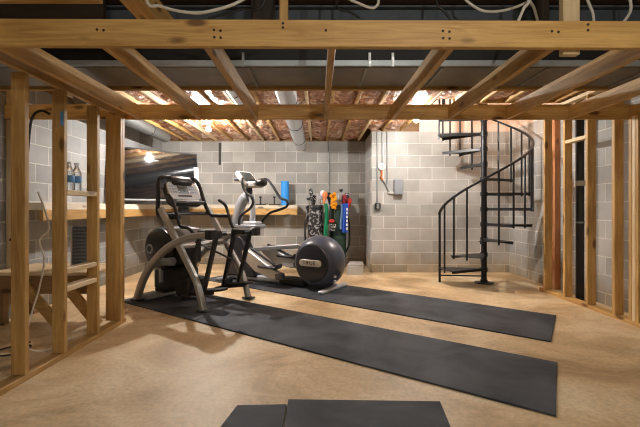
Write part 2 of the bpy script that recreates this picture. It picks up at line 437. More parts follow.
        if parent: o.parent = parent
        if loc: o.location = loc
        if rot: o.rotation_euler = rot
        if bevel:
            b = o.modifiers.new('edge', 'BEVEL'); b.width = bevel; b.segments = 1
        return o

def smooth(pts, n=6):
    pts = [Vector(p) for p in pts]; P = [pts[0] * 2 - pts[1]] + pts + [pts[-1] * 2 - pts[-2]]; out = []
    for i in range(1, len(P) - 2):
        for k in range(n):
            t = k / n; a, b, c, d = P[i - 1:i + 3]
            out.append(0.5 * ((2 * b) + (c - a) * t + (2 * a - 5 * b + 4 * c - d) * t * t + (3 * b - a - 3 * c + d) * t ** 3))
    return out + [pts[-1]]

def tag(o, label, cat, group=None, kind=None):
    o['label'] = label; o['category'] = cat
    if group: o['group'] = group
    if kind: o['kind'] = kind
    return o
def empty(name, loc, rz, label, cat, group=None):
    o = bpy.data.objects.new(name, None); o.empty_display_size = 0.1
    COL.objects.link(o); o.location = loc; o.rotation_euler = (0, 0, rz)
    return tag(o, label, cat, group)
def struct(o):
    o['kind'] = 'structure'; return o

def board(name, lo, hi, mat, label, cat, group=None, nails=None):
    """a straight board; its grain (object x) runs along its longest side"""
    lo, hi = Vector(lo), Vector(hi); d = hi - lo; c = (lo + hi) / 2
    ax = max(range(3), key=lambda i: d[i])
    if ax == 0: dims, rot = (d.x, d.y, d.z), (0, 0, 0)
    elif ax == 1: dims, rot = (d.y, d.x, d.z), (0, 0, R(90))
    else: dims, rot = (d.z, d.y, d.x), (0, R(-90), 0)
    o = MB().box((0, 0, 0), dims).build(name, mat, smooth=False, loc=c, rot=rot, bevel=0.003)
    return tag(o, label, cat, group)
def board_between(name, a, b, w, h, mat, label, cat, group=None):
    a, b = Vector(a), Vector(b); t = b - a
    o = MB().box((0, 0, 0), (t.length, w, h)).build(name, mat, smooth=False, bevel=0.003)
    o.location = (a + b) / 2; o.rotation_euler = t.to_track_quat('X', 'Z').to_euler()
    return tag(o, label, cat, group)
def at(x, y, Y):
    """point at distance Y along the room for a spot measured in the photograph"""
    return Vector(((x - 318) * Y / 400, Y, 1.08 - (y - 208) * Y / 400))

# ------------------------------------------------------------------ room shell
XL, XR, YB, YN, YR = -3.0, 3.2, 7.7, 6.7, -3.2     # left, right, far wall, projecting wall, rear
XC = 0.9
TOP = 2.36
def wall(name, lo, hi, mat):
    lo, hi = Vector(lo), Vector(hi)
    return struct(MB().box((lo + hi) / 2, hi - lo).build(name, mat, smooth=False))
wall('floor', (XL - .2, YR - .2, -.12), (XR + .2, YB + .2, 0), 'floor')
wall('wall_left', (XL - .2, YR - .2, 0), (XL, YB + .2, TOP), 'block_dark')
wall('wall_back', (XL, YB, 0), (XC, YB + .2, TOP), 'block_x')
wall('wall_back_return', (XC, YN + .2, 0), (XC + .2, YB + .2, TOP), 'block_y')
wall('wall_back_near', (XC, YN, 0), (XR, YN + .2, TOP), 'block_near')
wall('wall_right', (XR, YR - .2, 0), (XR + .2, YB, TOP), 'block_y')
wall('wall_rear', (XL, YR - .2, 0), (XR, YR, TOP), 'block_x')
# rim boards on top of the blocks
wall('trim_1', (XL - .2, YR - .2, TOP), (XL - .02, YB + .2, 2.62), 'brown_wood')
wall('trim_2', (XL - .02, YB + .02, TOP), (XC + .2, YB + .2, 2.62), 'brown_wood')
wall('trim_3', (XC, YN + .02, TOP), (1.70, YN + .2, 2.62), 'brown_wood')
wall('trim_4', (XR + .02, YR, TOP), (XR + .2, 4.95, 2.62), 'brown_wood')
wall('trim_5', (XL, YR - .2, TOP), (XR, YR - .02, 2.62), 'brown_wood')
# floor deck overhead with an opening for the stairs
SX0, SX1, SY0, SY1 = 1.70, XR, 4.95, YN + .2
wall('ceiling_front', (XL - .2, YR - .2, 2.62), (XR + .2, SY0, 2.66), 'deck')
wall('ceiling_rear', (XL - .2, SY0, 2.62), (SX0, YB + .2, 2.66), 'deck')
# stairwell walls above the opening
wall('wall_stairwell_left', (SX0 - .06, SY0, 2.66), (SX0, SY1, 4.9), 'drywall')
wall('wall_stairwell_front', (SX0, SY0 - .06, 2.66), (XR + .2, SY0, 4.9), 'drywall')
wall('wall_stairwell_back', (SX0, YN + .001, TOP), (XR, YN + .2, 4.9), 'drywall')
wall('wall_stairwell_right', (XR, SY0, TOP), (XR + .2, SY1, 4.9), 'drywall')
wall('ceiling_stairwell', (SX0 - .06, SY0 - .06, 4.9), (XR + .2, SY1, 4.96), 'drywall')

# ------------------------------------------------------------------ ceiling joists and insulation beyond the duct
ORD = ['first', 'second', 'third', 'fourth', 'fifth', 'sixth', 'seventh', 'eighth', 'ninth', 'tenth', 'eleventh', 'twelfth',
       'thirteenth', 'fourteenth', 'fifteenth', 'sixteenth', 'seventeenth', 'eighteenth', 'nineteenth', 'twentieth', 'twenty-first', 'twenty-second']
JS = 0.305
jx = [XL + 0.12 + JS * i for i in range(20)]
ledger = board('ledger_board', (XL + .01, 3.50, 2.115), (XR - .01, 3.54, 2.615), 'pine', 'long ledger board behind the grey main duct carrying the ceiling joists', 'ledger')
for i, x in enumerate(jx):
    y1 = YB - .0 if x < XC else YN
    if x > SX0 - 0.05: y1 = SY0 - 0.045
    board('ceiling_joist', (x - .019, 3.545, TOP + .012), (x + .019, y1, 2.618), 'pine' if i % 3 else 'pale_pine',
          f'rough ceiling joist above the gym, {ORD[i]} from the wall behind the television', 'joist', 'ceiling joists over the gym')
board('stair_header', (SX0 - .04, SY0 - .04, TOP + .012), (XR - .01, SY0 - .003, 2.618), 'pine', 'header board framing the near edge of the stair opening', 'header')

def batt(x0, x1, y0, y1, seed):
    nx, ny = 5, max(8, int((y1 - y0) / 0.07)); mb = MB(); vs = []; fs = []
    for j in range(ny + 1):
        for i in range(nx + 1):
            x = x0 + (x1 - x0) * i / nx; y = y0 + (y1 - y0) * j / ny
            e = math.sin(math.pi * i / nx)
            z = 2.425 - e * (0.028 + 0.055 * noise.noise(Vector((x * 6 + seed, y * 5.2, seed))) + 0.03 * noise.noise(Vector((x * 17, y * 15 + seed, 3.1))))
            vs.append((x, y, max(2.366, z)))
    k = nx + 1; n = len(vs)
    vs += [(x0 + (x1 - x0) * i / nx, y0 + (y1 - y0) * j / ny, 2.60) for j in range(ny + 1) for i in range(nx + 1)]
    for j in range(ny):
        for i in range(nx):
            a = j * k + i; fs.append((a, a + k, a + k + 1, a + 1)); fs.append((a + n, a + 1 + n, a + k + 1 + n, a + k + n))
    for i in range(nx): fs.append((i, i + 1, i + 1 + n, i + n)); b = ny * k + i; fs.append((b + 1, b, b + n, b + 1 + n))
    for j in range(ny): a = j * k; fs.append((a + k, a, a + n, a + k + n)); a += nx; fs.append((a, a + k, a + k + n, a + n))
    mb.add(vs, fs); return mb
for i in range(len(jx) - 1):
    x0, x1 = jx[i] + .021, jx[i + 1] - .021
    y1 = YB - .01 if x1 < XC else YN - .01
    if x1 > SX0 - .05: y1 = SY0 - .05
    tag(batt(x0, x1, 3.56, y1, i * 3.7).build('insulation_batt', 'batt'),
        f'crumpled paper-faced insulation batt between ceiling joists, {ORD[i]} bay from the wall behind the television', 'insulation', 'insulation batts in the gym ceiling')

# ------------------------------------------------------------------ ducts overhead
t = empty('air_duct', (0, 3.2, 2.13), 0, 'wide flat grey sheet-metal duct crossing the ceiling behind the first beam', 'duct')
MB().box((0.1, 0.02, 0.10), (6.1, 0.46, 0.20)).build('duct_body', 'galv', t, False)
for x in (-2.9, -2.1, -1.28, -0.52, 0.36, 0.93, 1.72, 2.5): MB().box((x, 0.02, -.004), (0.014, 0.46, 0.012)).build('seam', 'conduit', t, False)
MB().box((0.1, -0.245, 0.0185), (6.1, 0.02, 0.04)).build('flange', 'flange', t, False)['label'] = 'bright silver lower edge strip'
MB().box((0.1, -0.222, 0.125), (6.1, 0.02, 0.15)).build('front_face', 'duct_black', t, False)['label'] = 'black front face'  # plain black sheet across the duct front
for x in (-2.0, -1.35, -.55, 0.38, 0.55, 1.46): MB().box((x, -0.26, 0.04), (0.018, 0.012, 0.10)).build('strap', 'flex', t, False)
# steel beam resting over the duct
t = empty('steel_beam', (0, 3.06, 2.335), 0, 'blue grey steel beam running over the duct under the floor deck', 'beam')
MB().box((0.1, 0, 0.135), (6.1, 0.02, 0.24)).build('web', 'steel_paint', t, False)
MB().box((0.1, 0.02, 0.0075), (6.1, 0.14, 0.015)).build('flange', 'steel_paint', t, False)
MB().box((0.1, 0.02, 0.265), (6.1, 0.14, 0.015)).build('flange', 'steel_paint', t, False)
for x, w, lab in ((-.40, .17, 'dark upright block standing in for a black gap beside the narrow hanger'), (1.62, .10, 'dark upright block standing in for a black gap beside the wide hanger post'), (-2.0, .9, 'wide dark panel covering the steel beam end near the slanted joist')):
    board('dark_infill', (x - w / 2, 2.885, 2.34), (x + w / 2, 2.925, 2.615), 'infill_dark', lab, 'board')  # dark uprights stand in for unlit black gaps along the beam

def ring_pipe(name, x, z, r, y0, y1, mat, label, wires=3):
    t = empty(name, (x, y0, z), 0, label, 'duct')
    n = int((y1 - y0) / 0.05); prof = []
    MB().sweep([(0, (y1 - y0) * i / (2 * n), 0) for i in range(2 * n + 1)], [(r * math.cos(a * math.pi / 10), r * math.sin(a * math.pi / 10)) for a in range(20)],
               scale=[1.0 + (0.03 if i % 2 else 0) for i in range(2 * n + 1)]).build('pipe', mat, t)
    for k in range(wires):
        y = (y1 - y0) * (k + .6) / (wires + .2)
        MB().sweep([(r * 1.06 * math.cos(a * math.pi / 12), y, r * 1.06 * math.sin(a * math.pi / 12)) for a in range(25)], [(.006, -.003), (.006, .003), (-.006, .003), (-.006, -.003)]).build('hanger_wire', 'black', t)
    return t
ring_pipe('round_duct', -0.325, 2.262, 0.102, 3.56, 7.6, 'flex', 'shiny silver round duct running along the ceiling to the far wall')
ring_pipe('round_duct', -0.90, 2.312, 0.055, 3.56, 5.0, 'flex', 'slim silver pipe between the joists near the ceiling bulb over the trainers', 1)
ring_pipe('round_duct', -2.55, 2.265, 0.085, 4.3, 6.7, 'galv', 'dull grey round duct hanging over the television', 2)

# ------------------------------------------------------------------ soffit framing: two beams and the joists between
HB, HT = 1.925, 2.065
def nails(parent, spots):
    b = MB()
    for x, z in spots: b.lathe([(0.0001, -.003), (0.0065, -.003), (0.007, 0)], (x, -.019, z), (0, 1, 0), 8)
    return b.build('nail_heads', 'nail', parent)
b1 = empty('timber_beam', (0, 2.10, 1.99), 0, 'pale yellow pine beam across the top, in front of the duct', 'beam')
b1.rotation_euler = (0, R(0.22), 0)
MB().box((0.1, 0, 0), (6.1, .038, .14)).build('plank', 'pine', b1, False, bevel=.003)
sp = []
for px, n in ((100, 2), (217, 4), (329, 1), (446, 4), (555, 2)):
    x0 = (px - 318) * 2.08 / 400
    sp += [(x0 - .016, .014), (x0 + .018, .010), (x0 - .014, -.024), (x0 + .019, -.026)][:n]
sp += [((283 - 318) * 2.08 / 400, .05), ((283 - 318) * 2.08 / 400, .028), ((588 - 318) * 2.08 / 400, .05), ((588 - 318) * 2.08 / 400, .02)]
nails(b1, sp)
board('timber_beam', (XL + .02, 3.80, HB), (XR - .02, 3.838, HT), 'pine', 'brown pine beam spanning the room below the ceiling insulation, behind the grey duct', 'beam')
sx = [-1.70, -1.13, -0.59, 0.076, 0.71, 1.254, 1.81, 2.40, 2.98]
for i, x in enumerate(sx):
    lab = f'short pine joist between the two beams, {ORD[i]} from the stud wall by the workbench'
    if i == 3: lab = 'short pine joist between the two beams, seen almost straight end on'
    board('soffit_joist', (x - .019, 2.121, HB + .001), (x + .019, 3.799, HB + .122), 'pine', lab, 'joist', 'joists between the two beams')
board('top_rail', (-1.858, 2.121, HB + .001), (-1.82, 3.799, HT), 'pine', 'pine rail along the top of the stud wall by the workbench', 'rail')
# hangers above the first beam
board('hanger_post', (-.205, 2.121, HT - .04), (-.160, 2.16, 2.618), 'pine', 'narrow upright hanger standing up behind the first beam', 'post')
t = board('hanger_post', (1.30, 2.121, 1.895), (1.39, 2.16, 2.618), 'pale_pine', 'wide upright hanger post whose end pokes below the first beam', 'post')
board('joist_stub', (-1.15, 2.20, 2.28), (-1.02, 2.86, 2.42), 'pine', 'slanting-looking joist stub above the first beam, beside the white cable', 'joist')
board('spacer_board', (-2.6, 2.13, 2.186), (-1.165, 2.17, 2.32), 'pine', 'horizontal board high above the first beam by the dark panel', 'board')

# ------------------------------------------------------------------ stud wall on the workbench side
def stud(lo, hi, label, mat='pine', group='studs of the bench wall'):
    return board('wooden_stud', lo, hi, mat, label, 'stud', group)
xw0, xw1 = -1.910, -1.821
board('bottom_plate', (xw0, 1.2, 0), (xw1, 3.80, .038), 'pine', 'bottom plate of the stud wall in front of the workbench', 'plate')
stud((xw0, 2.485, .039), (xw1, 2.523, HB), 'full height stud of the bench wall, the one standing alone at the near end')
stud((xw0, 2.870, .039), (xw1, 2.908, HB), 'bench wall stud holding the black cable, before the bottle shelf')
stud((xw0, 3.300, .039), (xw1, 3.338, HB), 'bench wall stud beyond the bottle shelf')
stud((xw0 - .05, 3.690, .039), (xw1, 3.728, HB), 'front board of the doubled post under the end of the brown beam')
stud((xw0 + .02, 3.730, .039), (xw1, 3.768, HB), 'rear board of the doubled post under the end of the brown beam')
stud((XL + .005, 3.84, .505), (XL + .10, 3.88, 2.3), 'pale stud fixed to the block wall behind the workbench', 'pale_pine')
for z, lab in ((1.175, 'short block between two bench wall studs carrying the clear bottles'), (.60, 'upper of the two low blocks between bench wall studs'), (.47, 'lower of the two low blocks between bench wall studs')):
    board('stud_block', (xw0 + .005, 2.909, z), (xw1 - .002, 3.299, z + .038), 'pale_pine', lab, 'block', 'blocks in the bench wall')
board('stud_block', (XL + .005, 2.2, .78), (XL + .06, 2.9, .85), 'brown_wood', 'brown horizontal board low on the block wall behind the near stud', 'block')

# workbench behind the stud wall
t = empty('workbench', (-2.5, 3.85, 0), 0, 'rough wooden workbench behind the stud wall with diagonal braces', 'workbench')
MB().box((0, .05, .485), (.95, .60, .03)).build('bench_top', 'pale_pine', t, False, bevel=.003)
MB().box((0, -.21, .385), (.92, .04, .165)).build('apron', 'brown_wood', t, False, bevel=.003)
for x, y in ((-.42, .25), (.42, .25), (-.42, -.15)): MB().box((x, y, .235), (.07, .07, .468)).build('leg', 'brown_wood', t, False, bevel=.003)
def brace(a, bb, w, h):
    a, bb = Vector(a), Vector(bb); d = bb - a
    MB().box((a + bb) / 2, (d.length, w, h), d.to_track_quat('X', 'Z').to_matrix()).build('brace', 'pine', t, False, bevel=.003)
brace((-.16, -.25, .40), (.16, -.25, .03), .038, .089)
brace((.22, -.25, .40), (.52, -.25, .03), .038, .089)

# ribbed panel on the bench and bottles on the block
t = empty('ribbed_panel', (-2.36, 4.0, .501), R(8), 'grey ribbed panel with a pale edge standing on the workbench', 'panel')
MB().rbox((0, 0, .20), (.17, .035, .40), .012).build('panel_body', 'ribbed', t)
MB().box((-.092, 0, .20), (.012, .04, .40)).build('edge_strip', 'silver', t, False)
MB().lathe([(.0001, -.006), (.016, -.006), (.018, 0), (.018, .004)], (.06, -.02, .37), (0, 1, 0), 16).build('knob', 'black', t)
for k, (y, lab) in enumerate(((3.00, 'clear plastic bottle with a blue band, nearer the cable stud'), (3.09, 'clear plastic bottle with a blue band, farther from the cable stud'))):
    t = empty('plastic_bottle', (-1.865, y, 1.214), 0.4 * k, lab, 'bottle', 'bottles on the stud block')
    MB().lathe([(.0001, 0), (.030, 0), (.033, .006), (.033, .13), (.030, .145), (.016, .175), (.013, .18), (.013, .195), (.0001, .195)], (0, 0, 0), seg=18).build('bottle_body', 'clear', t)
    MB().lathe([(.034, .06), (.0345, .062), (.0345, .108), (.034, .11)], (0, 0, 0), seg=18).build('band', 'label_blue', t)
    MB().lathe([(.0001, .196), (.016, .196), (.016, .212), (.0001, .212)], (0, 0, 0), seg=14).build('cap', 'white', t)
tag(MB().box((0, 0, 0), (.02, .004, .10)).build('blue_tag', 'label_blue', None, False, loc=(-1.835, 2.866 - .0, 1.72)), 'small blue strip tacked high on the cable stud', 'tag')

def cable(name, pts, r, mat, label, cat='cable', group=None):
    return tag(MB().tube(smooth(pts, 8), r, 8).build(name, mat), label, cat, group)
cable('power_cable', [(-1.915, 2.86, 1.75), (-1.97, 2.84, 1.77), (-2.02, 2.82, 1.70), (-2.05, 2.82, 1.45), (-2.09, 2.82, 1.20), (-2.11, 2.82, 1.06), (-2.13, 2.84, .92), (-2.20, 2.86, .85)], .009, 'black_wire', 'thick black cable drooping from the stud in front of the block wall')
cable('extension_lead', [(-2.10, 3.0, 1.20), (-2.03, 2.98, 1.05), (-2.0, 2.97, .92), (-2.06, 2.96, .84), (-2.02, 2.95, .70), (-2.04, 2.93, .50), (-2.08, 2.9, .30), (-2.12, 2.9, .10), (-2.08, 2.98, .012), (-2.0, 3.12, .012), (-2.02, 3.3, .012)], .006, 'white_wire', 'thin white lead hanging past the workbench to the floor')
cable('extension_lead', [(-2.3, 3.0, .010), (-2.25, 3.12, .010), (-2.20, 3.02, .010), (-2.28, 2.9, .010), (-2.42, 2.95, .010), (-2.3, 3.2, .010)], .007, 'black_wire', 'black lead coiled on the floor under the workbench')

# ------------------------------------------------------------------ stud wall on the stair side
xr0, xr1 = 2.90, 2.99
board('bottom_plate', (xr0, 2.4, 0), (xr1, 5.25, .038), 'pine', 'bottom plate of the stud wall next to the spiral stair', 'plate')
board('top_plate', (xr0, 3.85, 2.30), (xr1, 5.2, 2.338), 'pale_pine', 'top plate of the stud wall next to the spiral stair', 'plate')
G = 'studs of the stair wall'
for y, lab in ((3.91, 'stair wall stud next to the broad post'), (4.30, 'stair wall stud at the near end of the high block'), (4.70, 'stair wall stud at the far end of the high block'), (5.11, 'last stair wall stud, beside the spiral stair')):
    stud((xr0, y, .039), (xr1, y + .038, 2.299), lab, 'pine', G)
for k, lab in enumerate(('near board of the broad post ending the stair wall', 'middle board of the broad post ending the stair wall', 'far board of the broad post ending the stair wall')):
    stud((xr0, 3.62 + .0395 * k, .039), (xr1, 3.658 + .0395 * k, HB), lab, 'pale_pine' if k == 1 else 'pine', G)
board('stud_block', (xr0 + .003, 4.339, 1.835), (xr1 - .01, 4.699, 1.873), 'pale_pine', 'high horizontal block between two studs by the black pipe', 'block')
board('furring_strip', (XR - .075, 5.28, .002), (XR - .002, 5.36, 2.30), 'red_wood', 'reddish furring board upright against the block wall by the stair', 'board')
t = empty('drain_pipe', (3.09, 4.72, 0), 0, 'black drain pipe standing between the studs and the block wall', 'pipe')
MB().lathe([(.0001, .002), (.045, .002), (.045, 2.33), (.0001, 2.33)], (0, 0, 0), seg=20).build('pipe_body', 'black', t)
MB().lathe([(.046, 1.34), (.056, 1.34), (.056, 1.40), (.046, 1.40)], (0, 0, 0), seg=20).build('collar', 'pvc', t)['label'] = 'pale pipe coupling'
for z in (.9, 1.9): MB().lathe([(.046, z), (.05, z), (.05, z + .02), (.046, z + .02)], (0, 0, 0), seg=20).build('clamp', 'conduit', t)

# ------------------------------------------------------------------ spiral staircase
sc = empty('spiral_staircase', (2.39, 5.76, 0), 0, 'black metal spiral staircase winding around a central pole', 'staircase')
MB().lathe([(.0001, 0.0), (.13, 0.0), (.13, .012), (.05, .02), (.05, .05), (.0001, .05)], (0, 0, 0), seg=28).build('base_plate', 'iron', sc)
MB().lathe([(.0001, .015), (.040, .015), (.040, 3.55), (.03, 3.58), (.0001, 3.59)], (0, 0, 0), seg=24).build('pole', 'iron', sc)
RT, RB = .640, .622
A0, STEP, RISE = 171.0, 36.0, .2165
def railz(a): return .985 + (a - A0) * RISE / STEP
for i in range(12):
    a0 = R(A0 + STEP * i - 1); a1 = R(A0 + STEP * (i + 1) + 3); z = RISE * (i + 1)
    n = 6
    arc = [(RT * math.cos(a0 + (a1 - a0) * k / n), RT * math.sin(a0 + (a1 - a0) * k / n)) for k in range(n + 1)]
    inn = [(.042 * math.cos(a1 - (a1 - a0) * k / 2), .042 * math.sin(a1 - (a1 - a0) * k / 2)) for k in range(3)]
    b = MB(); b.prism(arc + inn, z - .008, z)
    for aa in (a0 + .03, a1 - .03):                       # folded lips under both edges
        d = Vector((math.cos(aa), math.sin(aa), 0))
        b.bar([d * .05 + Vector((0, 0, z - .022)), d * (RT - .005) + Vector((0, 0, z - .022))], .012, .034, up=(0, 0, 1))
    tr = b.build('tread', 'tread', sc, False)
    MB().lathe([(.041, z - .05), (.05, z - .05), (.05, z + .01), (.041, z + .01)], (0, 0, 0), seg=20).build('collar', 'iron', tr)
nb = 24
for k in range(nb):
    a = A0 + 3 + 18 * k
    if a > A0 + STEP * 12: break
    i = min(11, int((a - A0) // STEP)); zt = RISE * (i + 1)
    p = Vector((RB * math.cos(R(a)), RB * math.sin(R(a)), 0))
    if k == 0: MB().bar([p + Vector((0, 0, 0)), p + Vector((0, 0, railz(a)))], .030, .030, up=(1, 0, 0)).build('newel', 'iron', sc)
    else: MB().bar([p + Vector((0, 0, zt - .05)), p + Vector((0, 0, railz(a)))], .022, .022, up=(math.cos(R(a)), math.sin(R(a)), 0)).build('baluster', 'iron', sc)
MB().bar([(RB * math.cos(R(A0 + 4 * k)), RB * math.sin(R(A0 + 4 * k)), railz(A0 + 4 * k) + .01) for k in range(0, 107)], .04, .028, up=(0, 0, 1)).build('handrail', 'iron', sc)
# curved floor hoop tying newel and pole
MB().tube([Vector((RB * math.cos(R(A0 + 3)), RB * math.sin(R(A0 + 3)), .10)) * (1 - k / 10) * 1.0 + Vector((0, 0, .10)) * (k / 10) for k in range(11)], .010, 8).build('bottom_tie', 'iron', sc)

# ------------------------------------------------------------------ corner shelf
board('shelf_fascia', (-2.95, 7.34, .955), (-.38, 7.38, 1.068), 'pine', 'pine front board of the shelf on the far block wall', 'shelf board')
board('shelf_plank', (-2.98, 7.34, 1.070), (-.38, YB - .003, 1.132), 'shelf_wood', 'pale thick shelf plank along the far block wall carrying the blue roller', 'shelf')
board('shelf_fascia', (-2.72, 3.9, .955), (-2.68, 7.33, 1.058), 'pine', 'pine front board of the shelf on the wall under the television', 'shelf board')
board('shelf_plank', (XL + .003, 3.9, 1.060), (-2.68, 7.335, 1.132), 'shelf_wood', 'pale thick shelf plank on the block wall under the television', 'shelf')
t = empty('foam_roller', (-.62, 7.52, 1.133), 0, 'blue foam roller standing upright on the shelf', 'foam roller')
MB().lathe([(.03, 0), (.068, 0), (.075, .008), (.075, .442), (.068, .45), (.03, .45), (.03, .40)], (0, 0, 0), seg=28).build('roller_body', 'blue', t)
for x, lab in ((-1.02, 'small black stand on the shelf, the one behind the console arm'), (-.76, 'small black stand on the shelf, next to the blue roller')):
    t = empty('small_stand', (x - .05, 7.45, 1.133), 0, lab, 'stand', 'small stands on the shelf')
    MB().rbox((0, 0, .009), (.20, .10, .018), .02).build('stand_base', 'matte_black', t)
    MB().box((.0, 0, .075), (.028, .03, .12)).build('stand_post', 'matte_black', t, False)
    MB().rbox((0, -.005, .148), (.05, .035, .03), .01).build('stand_head', 'matte_black', t)

# ------------------------------------------------------------------ television on an arm in the corner
pA, pB = Vector((-2.92, 5.60, 0)), Vector((-1.95, 6.59, 0))
d = (pB - pA); Lw = d.length
tv = empty('wall_television', ((pA + pB) / 2 + Vector((0, 0, 1.19))), math.atan2(d.y, d.x), 'large glossy black television angled out from the block wall above the shelf', 'television')
H = .79
tv.rotation_euler = (R(-7), 0, math.atan2(d.y, d.x))
MB().box((0, .022, H / 2), (Lw, .04, H)).build('cabinet', 'black', tv, False)
MB().box((0, -.0015, H / 2 + .008), (Lw - .03, .007, H - .055)).build('screen', 'screen', tv, False)
b = MB(); b.box((0, -.002, H - .009), (Lw, .012, .018)); b.box((-Lw / 2 + .007, -.002, H / 2), (.014, .012, H)); b.build('bezel', 'matte_black', tv, False)
MB().box((0, -.003, .011), (Lw, .014, .022)).build('lower_bezel', 'conduit', tv, False)['label'] = 'grey lower edge strip'
MB().box((Lw / 2 - .035, -.008, H / 2 - .10), (.075, .012, H - .26)).build('edge_guard', 'white', tv, False)['label'] = 'white strip down one edge'
MB().box((Lw / 2 - .012, -.007, H / 2), (.014, .010, H)).build('side_bezel', 'matte_black', tv, False)
b = MB(); b.box((-.35, .085, H / 2), (.30, .06, .30)); b.bar([(-.35, .11, H / 2), (-.38, .36, H / 2)], .05, .05); b.build('bracket', 'iron', tv, False)
b = MB()
for k in range(5): b.box((-.06 + k * .022, -.006, H - .17), (.014, .003, .012))
b.build('logo_marks', 'conduit', tv, False)

# ------------------------------------------------------------------ wall services
def conduit(x, y, z0, z1, label, r=.013, mat='conduit'):
    return tag(MB().tube([(x, y, z0), (x, y, z1)], r, 10).build('conduit_pipe', mat), label, 'conduit')
conduit(.21, YB - .016, 1.22, 2.35, 'thin grey conduit down the far block wall above the golf bags')
tag(MB().box((0, 0, 0), (.045, .02, .42)).build('hanging_strap', 'black', None, False, loc=(-1.885, YB - .012, 2.12)), 'black strap hanging from the ceiling on the far block wall', 'strap')
yw = YN - .015
conduit(.985, yw, 1.125, 2.35, 'grey conduit running down to the low outlet box')
conduit(1.155, yw, 1.50, 2.35, 'grey conduit running down towards the grey electrical box')
conduit(1.075, yw, 1.83, 2.35, 'short conduit feeding the round junction box', .010)
t = empty('outlet_box', (.995, YN - .035, 1.06), 0, 'black outlet box at the bottom of the long conduit', 'outlet')
MB().rbox((0, 0, .05), (.095, .066, .10), .01).build('box_body', 'black', t)
for z in (.03, .07): MB().lathe([(.0001, -.004), (.022, -.004), (.024, 0)], (0, -.034, z), (0, 1, 0), 14).build('socket', 'conduit', t)
t = empty('junction_box', (1.06, YN - .025, 1.77), 0, 'round white junction box on the pale block wall', 'junction box')
MB().lathe([(.0001, -.025), (.05, -.025), (.058, -.018), (.058, .024), (.0001, .024)], (0, 0, 0), (0, 1, 0), 24).build('box_body', 'white', t)
MB().lathe([(.0001, -.034), (.03, -.034), (.034, -.026)], (0, 0, 0), (0, 1, 0), 20).build('cover', 'conduit', t)
cable('armoured_cable', [(1.06, YN - .03, 1.71), (1.065, YN - .03, 1.64), (1.05, YN - .035, 1.60), (1.08, YN - .035, 1.55)], .012, 'orange_wire', 'short orange cable below the round junction box')
cable('armoured_cable', [(1.08, YN - .03, 1.55), (1.13, YN - .03, 1.48), (1.16, YN - .03, 1.40), (1.19, YN - .03, 1.345)], .011, 'conduit', 'grey flexible cable slanting to the electrical box')
cable('armoured_cable', [(1.165, YN - .03, 1.335), (1.22, YN - .03, 1.33), (1.27, YN - .03, 1.33)], .018, 'pvc', 'pale connector entering the electrical box')
t = empty('electrical_box', (1.335, YN - .055, 1.30), 0, 'square grey electrical box on the pale block wall', 'electrical box')
MB().rbox((0, 0, .125), (.145, .105, .25), .008).build('box_body', 'elec', t)
MB().box((0, -.055, .125), (.13, .006, .22)).build('cover', 'elec', t, False)
MB().box((.05, -.06, .10), (.012, .008, .03)).build('latch', 'conduit', t, False)

# ------------------------------------------------------------------ loose cables above the first beam
for pts, mat, lab in (
    ([(147, 0), (160, 6), (178, 11), (198, 13), (215, 10), (232, 5), (246, -2)], 'white_wire', 'white cable sagging beside the slanting joist stub'),
    ([(348, -3), (358, 3), (372, 8), (378, 4), (378, -3)], 'white_wire', 'white cable looped above the middle of the first beam'),
    ([(464, -3), (472, 5), (484, 11), (500, 11), (516, 7), (529, 1)], 'white_wire', 'white cable swinging in a long loop near the wide hanger post'),
    ([(529, -2), (524, 8), (517, 24)], 'white_wire', 'white cable dropping steeply beside the long loop, pointing to the stair'),
    ([(529, -2), (534, 8), (539, 26)], 'white_wire', 'white cable dropping just before the dark upright block'),
    ([(587, -3), (590, 6), (593, 14), (594, 26)], 'white_wire', 'white cable passing just beyond the wide hanger post'),
    ([(630, -3), (631, 8), (628, 16), (620, 26)], 'white_wire', 'white cable bent like a hook near the end of the first beam'),
    ([(337, 6), (350, 12), (360, 18)], 'black_wire', 'black wire slanting in front of the steel beam'),
    ([(437, 3), (445, 12), (452, 22)], 'black_wire', 'thin black wire over the middle of the steel beam'),
    ([(208, 19), (225, 14), (243, 9), (262, 6)], 'black_wire', 'black wire rising beside the narrow hanger')):
    Y = 2.6 + .03 * len(lab.split()) % .19
    if 'slanting joist stub' in lab: Y = 2.30
    if 'steeply' in lab: Y = 2.40
    P = [at(x, y, Y) for x, y in pts]
    if mat == 'white_wire' or pts[0][1] < 7: P = [Vector((P[0].x, Y, 2.618))] + P
    if 'rising' in lab: P.append(Vector((P[-1].x + .05, Y, 2.618)))
    cable('loose_cable', P, .009 if mat == 'white_wire' else .008, mat, lab)

# ------------------------------------------------------------------ rubber mats
def mat_thing(corners, label, z=.012):
    c = sum((Vector((x, y, 0)) for x, y in corners), Vector()) / 4
    o = MB().prism([(x - c.x, y - c.y) for x, y in corners], 0, z).build('rubber_mat', 'rubber', None, False, loc=(c.x, c.y, .0005), bevel=.002)
    return tag(o, label, 'gym mat', 'rubber gym mats')
mat_thing([(1.227, 2.063), (1.657, 2.773), (-1.87, 5.33), (-2.30, 4.617)], 'long black rubber mat under the front cross trainer')
mat_thing([(1.87, 3.21), (2.374, 3.99), (-1.20, 6.80), (-1.74, 6.02)], 'long black rubber mat under the rear elliptical with the round drum')
mat_thing([(-.172, 1.2), (.57, 1.2), (.675, 2.212), (-.166, 2.236)], 'black mat with the larger corner showing, closest to the camera')
mat_thing([(-.613, 1.2), (-.175, 1.2), (-.172, 2.179), (-.439, 2.168)], 'narrow black mat butted against the closest mat, set slightly back')

